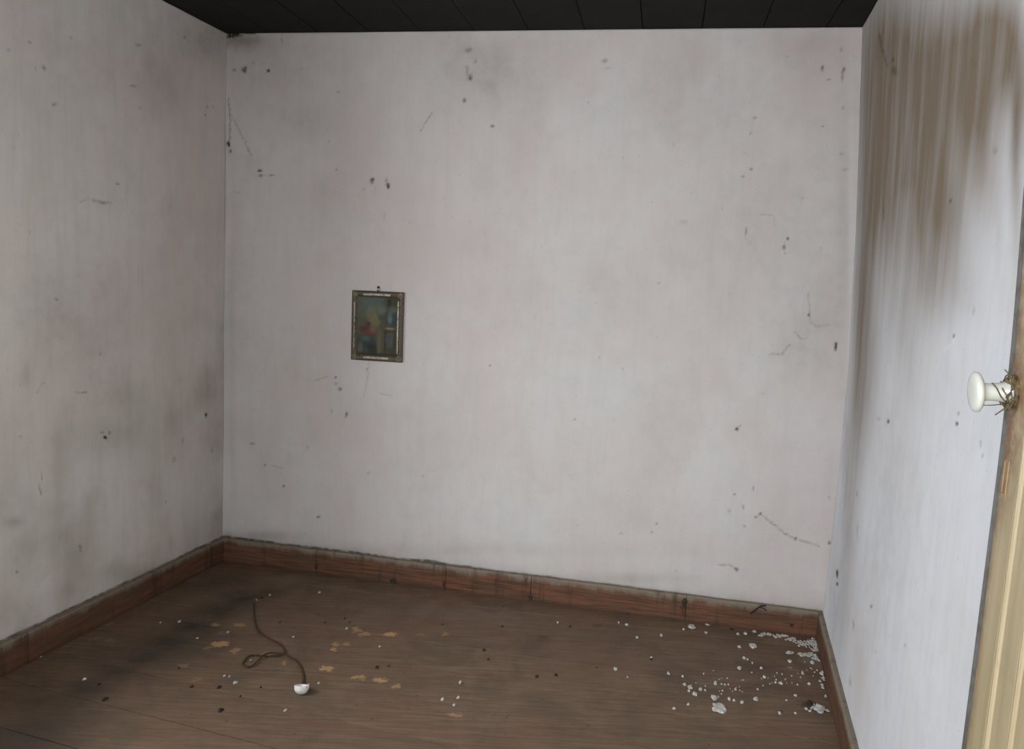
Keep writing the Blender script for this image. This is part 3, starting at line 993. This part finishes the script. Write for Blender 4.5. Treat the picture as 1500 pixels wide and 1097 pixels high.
bm_obj('wire', bm, WIRE, kn)
bm = bmesh.new()
add_tube(bm, [nz * .026 + zz * .012 + tang * .006, nz * .022 + zz * .006 + tang * .012, nz * .017 - zz * .004 + tang * .012, nz * .010 - zz * .012 + tang * .010], .0009, 5)
bm_obj('wire', bm, WIRE, kn)
# remains of a lock plate lower on the same board
u_, z_ = u_on_door(1473, 690)
bm = bmesh.new()
for (a, b, c, d) in ((.010, .026, z_ - .030, z_ - .027), (.010, .026, z_ + .012, z_ + .015), (.010, .0125, z_ - .030, z_ + .015), (.0235, .026, z_ - .030, z_ + .015)):
    vs = [bm.verts.new(door_pt(u, dd, z)) for dd in (-.001, .0009) for (u, z) in ((a, c), (b, c), (b, d), (a, d))]
    for f in ((3, 2, 1, 0), (4, 5, 6, 7), (0, 1, 5, 4), (1, 2, 6, 5), (2, 3, 7, 6), (3, 0, 4, 7)): bm.faces.new([vs[i] for i in f])
bm_obj('lock_plate_rim', bm, simple('worn_bare_wood', srgb(150, 128, 92), .8), door)
for zc in (0.35, 1.75):
    bm = bmesh.new()
    for k in range(1):
        add_lathe(bm, [(0, -.04), (.008, -.04), (.009, -.035), (.009, .035), (.008, .04), (0, .04)], 12, frame=Matrix.Translation((nD[0] * .004, nD[1] * .004, zc)))
    bm_obj('hinge', bm, RUST, door, True)

# ------------------------------------------------------------------ small framed picture on the back wall
TLp, TRp, BRp, BLp = [on_vertical(x, y, CL + nB * .006, nB) for x, y in ((516.5, 425), (593, 428.2), (588.7, 531.2), (515, 526))]


def to2(p): return np.array([np.dot(p[:2] - CL, dB), p[2]])


tl2, tr2, br2, bl2 = map(to2, (TLp, TRp, BRp, BLp))
ctr = (tl2 + tr2 + br2 + bl2) / 4
FW = (np.linalg.norm(tr2 - tl2) + np.linalg.norm(br2 - bl2)) / 2
FH = (np.linalg.norm(tl2 - bl2) + np.linalg.norm(tr2 - br2)) / 2
v = (tr2 - tl2) + (br2 - bl2)
rotf = math.atan2(v[1], v[0])
print('frame', FW, FH, math.degrees(rotf))
pf = empty('picture_frame', (0, 0, 0))
ex = Vector((dB[0] * math.cos(rotf), dB[1] * math.cos(rotf), math.sin(rotf)))
ez = Vector((-dB[0] * math.sin(rotf), -dB[1] * math.sin(rotf), math.cos(rotf)))
ey = ex.cross(ez) * -1      # into the wall
if ey.dot(Vector((nB[0], nB[1], 0))) > 0: ey = -ey
cw = CL + dB * ctr[0] + nB * 0.0045
pf.matrix_world = Matrix(((ex.x, ey.x, ez.x, cw[0]), (ex.y, ey.y, ez.y, cw[1]), (ex.z, ey.z, ez.z, ctr[1]), (0, 0, 0, 1)))
tag(pf, 'small dark tin-framed devotional picture hanging on the back wall', 'picture')
hw, hh = FW / 2, FH / 2
RW = 0.0235
ORN = simple('dull_pressed_scroll', srgb(124, 114, 96), 0.5, 0.3, var=srgb(50, 42, 33), scale=260, bump=0.6)
bm = bmesh.new(); add_box(bm, -hw + .002, hw - .002, -.003, .0, -hh + .002, hh - .002); bm_obj('backing', bm, CRUMB, pf)


def rail(x0, x1, z0, z1, horiz):
    bm = bmesh.new()
    # cross section: raised outer lip, valley, raised inner lip
    sec = [(0, 0), (0, -.008), (.003, -.0095), (.006, -.007), (RW - .007, -.006), (RW - .004, -.0085), (RW - .001, -.0075), (RW, -.004), (RW, 0)]
    if horiz:
        s = 1 if z1 > 0 else -1
        A_ = [bm.verts.new((x0 + u, d, s * (hh - u))) for u, d in sec]
        B_ = [bm.verts.new((x1 - u, d, s * (hh - u))) for u, d in sec]
    else:
        s = 1 if x1 > 0 else -1
        A_ = [bm.verts.new((s * (hw - u), d, -hh + u)) for u, d in sec]
        B_ = [bm.verts.new((s * (hw - u), d, hh - u)) for u, d in sec]
    n = len(sec)
    for j in range(n):
        bm.faces.new((A_[j], A_[(j + 1) % n], B_[(j + 1) % n], B_[j]))
    bm.faces.new(A_); bm.faces.new(B_[::-1])
    return bm_obj('rail', bm, DARKFRAME, pf)


rail(-hw, hw, 0, 1, True); rail(-hw, hw, 0, -1, True); rail(0, 1, 0, 0, False); rail(0, -1, 0, 0, False)
for sx in (-1, 1):
    for sz in (-1, 1):
        bm = bmesh.new()
        cx_, cz_ = sx * (hw - RW * .62), sz * (hh - RW * .62)
        # pressed scroll: a rosette with petals
        for k in range(8):
            a = k * math.pi / 4
            fr = Matrix.Translation((cx_ + .009 * math.cos(a), -.008, cz_ + .009 * math.sin(a))) @ Matrix.Rotation(math.pi / 2, 4, 'X')
            add_lathe(bm, [(0.0048, 0), (.004, .0022), (0, .003)], 8, frame=fr)
        fr = Matrix.Translation((cx_, -.008, cz_)) @ Matrix.Rotation(math.pi / 2, 4, 'X')
        add_lathe(bm, [(0.0125, 0), (.011, .002), (.004, .0028), (0, .005)], 12, frame=fr)
        bm_obj('corner_ornament', bm, ORN, pf)
px = FW / 76.0
# bright tin strips, their real lengths
def strip(x0, x1, z0, z1):
    bm = bmesh.new(); add_box(bm, x0, x1, -.0102, -.006, z0, z1)
    bmesh.ops.bevel(bm, geom=bm.edges[:], offset=.0007, segments=1, affect='EDGES')
    bm_obj('tin_strip', bm, TIN, pf)


strip(-21 * px, 19 * px, hh - 6.2 * px, hh - 3.6 * px)
strip(-19 * px, 18 * px, -hh + 3.2 * px, -hh + 5.8 * px)
strip(-hw + 3.6 * px, -hw + 5.0 * px, -32 * px, 32 * px)
strip(hw - 8.3 * px, hw - 6.3 * px, -37 * px, 36 * px)
# the print: vertex coloured flat sheet
nx, nz_ = 56, 80
pw, ph_ = hw - RW + .001, hh - RW * .86
X, Z = np.meshgrid(np.linspace(-1, 1, nx), np.linspace(-1, 1, nz_), indexing='ij')
U = (X + 1) / 2; Vv = (1 - Z) / 2       # 0..1 from top-left
colr = np.zeros((nx, nz_, 3)) + np.array(srgb(98, 98, 80))


def blob(u, v, ru, rv, c, s=1.0, hard=2.0):
    global colr
    d = ((U - u) / ru) ** 2 + ((Vv - v) / rv) ** 2
    m = (np.exp(-d ** hard) * s)[..., None]
    colr = colr * (1 - m) + np.array(srgb(*c)) * m


blob(.32, .12, .5, .25, (106, 120, 110)); blob(.85, .1, .2, .15, (84, 82, 62)); blob(.35, .32, .14, .12, (138, 130, 96), .8)
blob(.5, .22, .2, .08, (118, 124, 108)); blob(.08, .32, .1, .3, (112, 110, 92), .7); blob(.45, .42, .12, .1, (140, 130, 100), .9)
blob(.78, .11, .05, .07, (60, 50, 36), .9); blob(.84, .36, .16, .2, (66, 84, 80), .95); blob(.80, .36, .06, .1, (126, 140, 130), .8); blob(.62, .36, .1, .05, (84, 88, 80), .8)
blob(.86, .22, .1, .06, (120, 126, 108), .7); blob(.8, .53, .12, .02, (166, 146, 118), .95); blob(.78, .58, .16, .03, (96, 70, 52), .9)
blob(.7, .78, .035, .26, (66, 56, 44), .8); blob(.92, .78, .04, .26, (70, 62, 48), .8); blob(.80, .72, .09, .12, (98, 104, 104), .9); blob(.8, .68, .05, .05, (80, 90, 96), .8)
blob(.84, .92, .16, .08, (84, 78, 70), .8)
blob(.20, .56, .16, .06, (112, 62, 62), .95); blob(.3, .62, .14, .06, (126, 74, 66), .85); blob(.4, .56, .08, .06, (150, 108, 90), .7); blob(.28, .47, .06, .04, (78, 76, 60), .9)
blob(.24, .78, .26, .14, (62, 78, 74), 1); blob(.22, .71, .12, .05, (92, 116, 110), .85); blob(.10, .86, .06, .1, (116, 118, 108), .8); blob(.4, .88, .14, .09, (52, 58, 50), .9)
blob(.55, .8, .05, .2, (134, 128, 96), .6); blob(.56, .62, .05, .1, (120, 108, 84), .7); blob(.5, .98, 1, .04, (60, 52, 42), .8); blob(.5, .0, 1, .03, (56, 54, 46), .8)
colr = np.clip((colr - colr.mean()) * 0.9 + colr.mean(), .002, 1)
colr *= 0.60 * (0.86 + 0.28 * fbm(U * 14, Vv * 18, 5))[..., None]
ids = np.arange(nx * nz_).reshape(nx, nz_)
qd = np.stack([ids[:-1, :-1], ids[1:, :-1], ids[1:, 1:], ids[:-1, 1:]], -1).reshape(-1, 4)
me = bpy.data.meshes.new('print')
me.from_pydata([(float(x) * pw, -.0048, float(z) * ph_) for x, z in zip(X.ravel(), Z.ravel())], [], qd.tolist())
ca = me.color_attributes.new('ink', 'FLOAT_COLOR', 'POINT')
ca.data.foreach_set('color', np.concatenate([colr.reshape(-1, 3), np.ones((nx * nz_, 1))], 1).astype(np.float32).ravel())
pm = NT('faded_print', 0.75, 0.15); pm.color(pm.attr('ink', 'Color'))
link('print', me, pm.m, pf)
# hanger
bm = bmesh.new(); add_box(bm, -.0035 + .0 * px, .0065, -.0055, -.003, hh - .002, hh + .016)
bm_obj('hanger', bm, TIN, pf)
bm = bmesh.new(); add_box(bm, -.0045, .0065, -.0085, -.002, hh - .004, hh + .005); bm_obj('hanger_clasp', bm, DARKFRAME, pf)
bpy.context.view_layer.update()
hp = pf.matrix_world @ Vector((.0015, -.001, hh + .017))
bm = bmesh.new()
fr = Matrix.Rotation(math.atan2(dB[1], dB[0]), 4, 'Z') @ Matrix.Rotation(math.pi / 2, 4, 'X')
add_lathe(bm, [(0, -.008), (.0018, -.008), (.0018, .0045), (.0052, .005), (.0055, .0065), (.004, .008), (0, .0085)], 12, frame=fr)
nail = bm_obj('nail', bm, simple('black_iron', srgb(44, 38, 34), .6, .5), None, True); nail.location = hp
tag(nail, 'dark round-headed nail above the small framed picture', 'nail')

# ------------------------------------------------------------------ flex with broken porcelain rose on the floor
cordp = [(375, 275), (376, 320), (380, 370), (386, 425), (410, 488), (460, 530), (520, 565), (578, 590), (608, 630), (603, 668), (545, 682), (470, 684), (400, 676), (340, 682),
         (302, 715), (293, 750), (335, 766), (388, 742), (430, 704), (490, 672), (580, 672), (650, 690), (708, 727), (743, 790), (754, 850), (750, 900)]
pp = [(300 + x / 5.225, 830 + y / 5.225) for x, y in cordp]
P3 = [on_floor(x, y, .0045) for x, y in pp]
O = P3[12].copy(); O[2] = 0
path = smooth_path(P3, 8)
n = len(path)
cord = empty('electric_flex', tuple(O))
tag(cord, 'brown twisted electric flex looped on the floorboards with a broken white cup at its end', 'cable')
arc = np.concatenate([[0], np.cumsum([np.linalg.norm(path[i + 1] - path[i]) for i in range(n - 1)])])
# lift where it crosses itself
def lift(i): 
    w = i / (n - 1) * (len(cordp) - 1)
    return 0.0065 * math.exp(-((w - 18.3) / 1.2) ** 2) + 0.004 * math.exp(-((w - 20) / .8) ** 2)


fine = []
for i in range(n - 1):
    for k in range(2):
        t = k / 2; fine.append((path[i] * (1 - t) + path[i + 1] * t, arc[i] * (1 - t) + arc[i + 1] * t, lift(i + t)))
for ph in (0, math.pi):
    pts = []
    for i, (p, s, lf) in enumerate(fine):
        q0 = fine[max(i - 1, 0)][0]; q1 = fine[min(i + 1, len(fine) - 1)][0]
        t = q1 - q0; t = t / max(np.linalg.norm(t), 1e-9); side = np.array([t[1], -t[0], 0])
        a = s / 0.022 * 2 * math.pi + ph
        q = p - O + side * math.cos(a) * .0017 + np.array([0, 0, math.sin(a) * .0015 + lf - .0003])
        pts.append(tuple(q))
    bm = bmesh.new(); add_tube(bm, pts, .0021, 6)
    bm_obj('strand', bm, CORD, cord, True)
# frayed bare ends
e0 = P3[0] - O
for k in range(3):
    bm = bmesh.new()
    d = on_floor(372 + 12 * k, 876 - 3 * (k % 2), .004) - O
    add_tube(bm, [tuple(e0), tuple((e0 + d) / 2 + np.array([0, 0, .003])), tuple(d)], .0012, 5)
    bm_obj('frayed_wire', bm, [WIRE, CORD, WIRE][k], cord)
cc = on_floor(441.5, 1016) - O
rc = 10.8 * px_size(on_floor(441, 1012))
bm = bmesh.new()
tilt = Matrix.Translation((cc[0], cc[1], .0175)) @ Matrix.Rotation(math.radians(-20), 4, 'X')
pr = [(0, -.017), (.35 * rc, -.0165), (.7 * rc, -.012), (.92 * rc, -.004), (rc, .006), (rc, .010), (rc * .88, .010), (rc * .86, .004), (.6 * rc, -.008), (.3 * rc, -.0125), (0, -.0125)]
add_lathe(bm, pr, 28, frame=tilt)
bm_obj('broken_cup', bm, CHINA, cord, True)
bm = bmesh.new()
add_prism(bm, [(cc[0] + rc * .62, cc[1] - .004), (cc[0] + rc * .98, cc[1] - .004), (cc[0] + rc * .98, cc[1] + .004), (cc[0] + rc * .66, cc[1] + .004)], [.02] * 4, [.030, .036, .035, .029])
bm_obj('cup_shard', bm, CHINA, cord)


# ------------------------------------------------------------------ crumbs of plaster and dirt on the floor
def chip(name, px_, py_, r, mat, label, group, cat, asp=1.0, ang=None, lump=False):
    c = on_floor(px_, py_)
    R = r * px_size(c) * 0.85
    k = random.randint(6, 9) if r < 6 else 14
    bm = bmesh.new()
    a0 = random.uniform(0, 6.28)
    pts = []
    for j in range(k):
        a = a0 + 2 * math.pi * j / k
        rr = R * random.uniform(.68, 1.12)
        pts.append((rr * math.cos(a), rr * math.sin(a) * (1.5 / asp)))
    h = min(R * .55, .0035 if not lump else .008) + .0008
    zt = [h * random.uniform(.5, 1.2) for _ in pts]
    inner = [(x * .62, y * .62) for x, y in pts]
    A_ = [bm.verts.new((x, y, 0)) for x, y in pts]
    B_ = [bm.verts.new((x * .93, y * .93, z * .75)) for (x, y), z in zip(pts, zt)]
    C_ = [bm.verts.new((x, y, z * 1.25)) for (x, y), z in zip(inner, zt)]
    m = len(pts)
    for S, Tt in ((A_, B_), (B_, C_)):
        for j in range(m): bm.faces.new((S[j], S[(j + 1) % m], Tt[(j + 1) % m], Tt[j]))
    bm.faces.new(A_[::-1]); bm.faces.new(C_)
    o = bm_obj(name, bm, mat)
    o.location = (c[0], c[1], 0.0002)
    o.rotation_euler = (0, 0, math.radians(ang if ang is not None else -10))
    return tag(o, label, cat, group)


SM_R = 'small crumb of white plaster lying on the boards near the right-hand corner'
SM_L = 'small pale crumb of plaster lying on the boards around the flex'
G_R = 'plaster crumbs near the right corner'; G_L = 'plaster crumbs around the flex'
for (x, y, rr, lab) in [
    (1013, 918, 6.5, 'white plaster chip against the back baseboard, left one of two side by side'), (1036, 914, 5.5, 'white plaster chip touching the back baseboard, right one of two side by side'),
    (1046, 1022, 6, 'greyish plaster chip just behind the largest plaster flake'), (1054, 1037, 14, 'largest white plaster flake, lying at the front edge of the floor'),
    (1103, 946, 7, 'white plaster chip with a ragged edge, in front of the wall debris strip'), (1200, 1038, 11, 'long white plaster flake beside the right baseboard near the front'),
    (1107, 1024, 5, 'ragged white chip between the two big plaster flakes')]:
    chip('plaster_flake', x, y, rr, FLAKE, lab, 'larger plaster flakes', 'plaster flake', 1.0 if rr < 12 else 1.1, -18 if rr > 10 else None)
for q in [(1001,922,2.5),(1034,927,3),(906,912,2),(918,915,3),(933,934,3),(969,931,3),(902,980,5),(919,992,2),(954,964,2.6),(979,987,3),(1000,991,2.5),(1003,1003,3.4),(1011,1007,4.6),(1018,1017,4.6),
          (1026,1010,3),(1009,1012,2.5),(1008,1032,2.5),(987,1038,3),(1048,1001,3.4),(1062,1003,2),(1067,1003,2),(1068,1024,3.6),(1075,1026,2.4),(1087,1029,3.4),(1083,979,4),(1083,948,3.2),(1090,964,2.8),
          (1095,966,2.2),(1102,971,2),(1081,929,3),(1092,928,3.6),(1115,979,2.6),(1120,992,3),(1136,1000,2.4),(1144,1001,3.4),(1168,1003,1.8),(1185,1002,2.6),(1176,986,3.6),(1157,969,3.4),(1165,1019,2.8),
          (1152,1026,2),(1142,1045,2.8),(1165,1045,2.4),(1181,1039,2.8),(1210,995,3),(1203,987,4),(1190,971,3.4),(1200,968,2.6),(1208,975,2.6),(1197,982,2),(1077,1010,2.4),(1058,1012,2),(1110,1010,2)]:
    chip('plaster_crumb', *q, FLAKE, SM_R, G_R, 'crumb')
for q in [(345,1000,3.4),(329,990,2.4),(336,991,2),(124,995,3.2),(289,935,2),(235,912,2),(263,911,2.4),(468,868,2.4),(467,1001,2.4),(418,1041,2.8),(648,1025,3.2),(674,1000,3),(671,1022,2.8),(665,1033,2.8),
          (556,947,2),(508,921,2.6),(367,967,2),(376,879,2.4),(395,872,2.2),(334,926,2.4),(430,933,2),(817,912,2.4),(788,876,2.2),(60,962,2)]:
    chip('plaster_crumb', *q, FLAKE, SM_L, G_L, 'crumb')
for q in [(154,1025,4.6),(145,1003,2.6),(281,1006,3),(321,1007,3.4),(323,1041,5),(552,978,3.4),(569,976,2.2),(709,952,3),(715,966,2.4),(786,991,3.6),(814,989,3),(505,906,2),(512,912,2),(476,912,2),
          (648,915,2),(736,918,2.6),(954,966,2.8),(382,1007,2),(352,1020,2),(384,876,3),(874,978,2),(262,979,2.6),(410,912,1.8),(1186,1030,5),(1072,922,3),(835,918,2.4)]:
    chip('dirt_crumb', *q, CRUMB, 'small dark crumb of dirt lying on the brown floorboards', 'dirt crumbs on the floorboards', 'crumb', lump=True)
# heap of crumbled plaster swept into the corner: uncountable
bm = bmesh.new()
for (x, y, rx, ry, m) in ((1105, 926, 3, 1, 5), (1122, 930, 9, 2, 26), (1143, 932, 9, 2, 26), (1160, 937, 8, 3, 24), (1174, 943, 9, 3.5, 34), (1190, 943, 8, 6, 60), (1198, 950, 5, 4, 40), (1156, 957, 5, 2, 12), (1182, 960, 13, 2.5, 46), (1192, 965, 6, 4, 14), (1150, 990, 50, 20, 30), (1060, 1005, 40, 14, 24), (1205, 1000, 8, 20, 14), (1195,1040,16,6,16)):
    for _ in range(m):
        qx, qy = x + random.gauss(0, .55) * rx, y + random.gauss(0, .55) * ry
        c = on_floor(qx, qy)
        if np.dot(c[:2] - CR, nR) < .02 or np.dot(c[:2] - CL, nB) < .022: continue
        R = random.uniform(.002, .006) if rx < 20 else random.uniform(.0015, .003)
        k = 6; a0 = random.uniform(0, 6)
        pts = [(c[0] + R * random.uniform(.6, 1.2) * math.cos(a0 + 6.283 * j / k), c[1] + 1.3 * R * random.uniform(.6, 1.2) * math.sin(a0 + 6.283 * j / k)) for j in range(k)]
        z0 = random.uniform(0, .003) if rx < 20 else 0
        add_prism(bm, pts, z0, [z0 + random.uniform(.001, .0045) for _ in pts])
rub = bm_obj('plaster_debris', bm, FLAKE)
tag(rub, 'strip of crumbled white plaster along the back baseboard into the right corner', 'plaster debris', kind='stuff')
# a dark twig lodged on the baseboard
def on_back(px_, py_, d): return on_vertical(px_, py_, CL + nB * d, nB)


bm = bmesh.new()
add_tube(bm, smooth_path([on_back(1099, 899, .024), on_back(1107, 893, .026), on_back(1114, 888, .026), on_back(1122, 887, .024)], 4), .0028, 6)
add_tube(bm, smooth_path([on_back(1112, 889, .026), on_back(1118, 891, .026), on_back(1123, 894, .024)], 4), .0018, 6)
org = Vector(on_back(1107, 893, .024))
for v in bm.verts: v.co -= org
tw = bm_obj('twig', bm, TWIG, None, True); tw.location = org
tag(tw, 'short dark forked twig caught on the back baseboard near the right corner', 'twig')
print('tris', sum(len(o.data.polygons) * 2 for o in bpy.data.objects if o.type == 'MESH'))
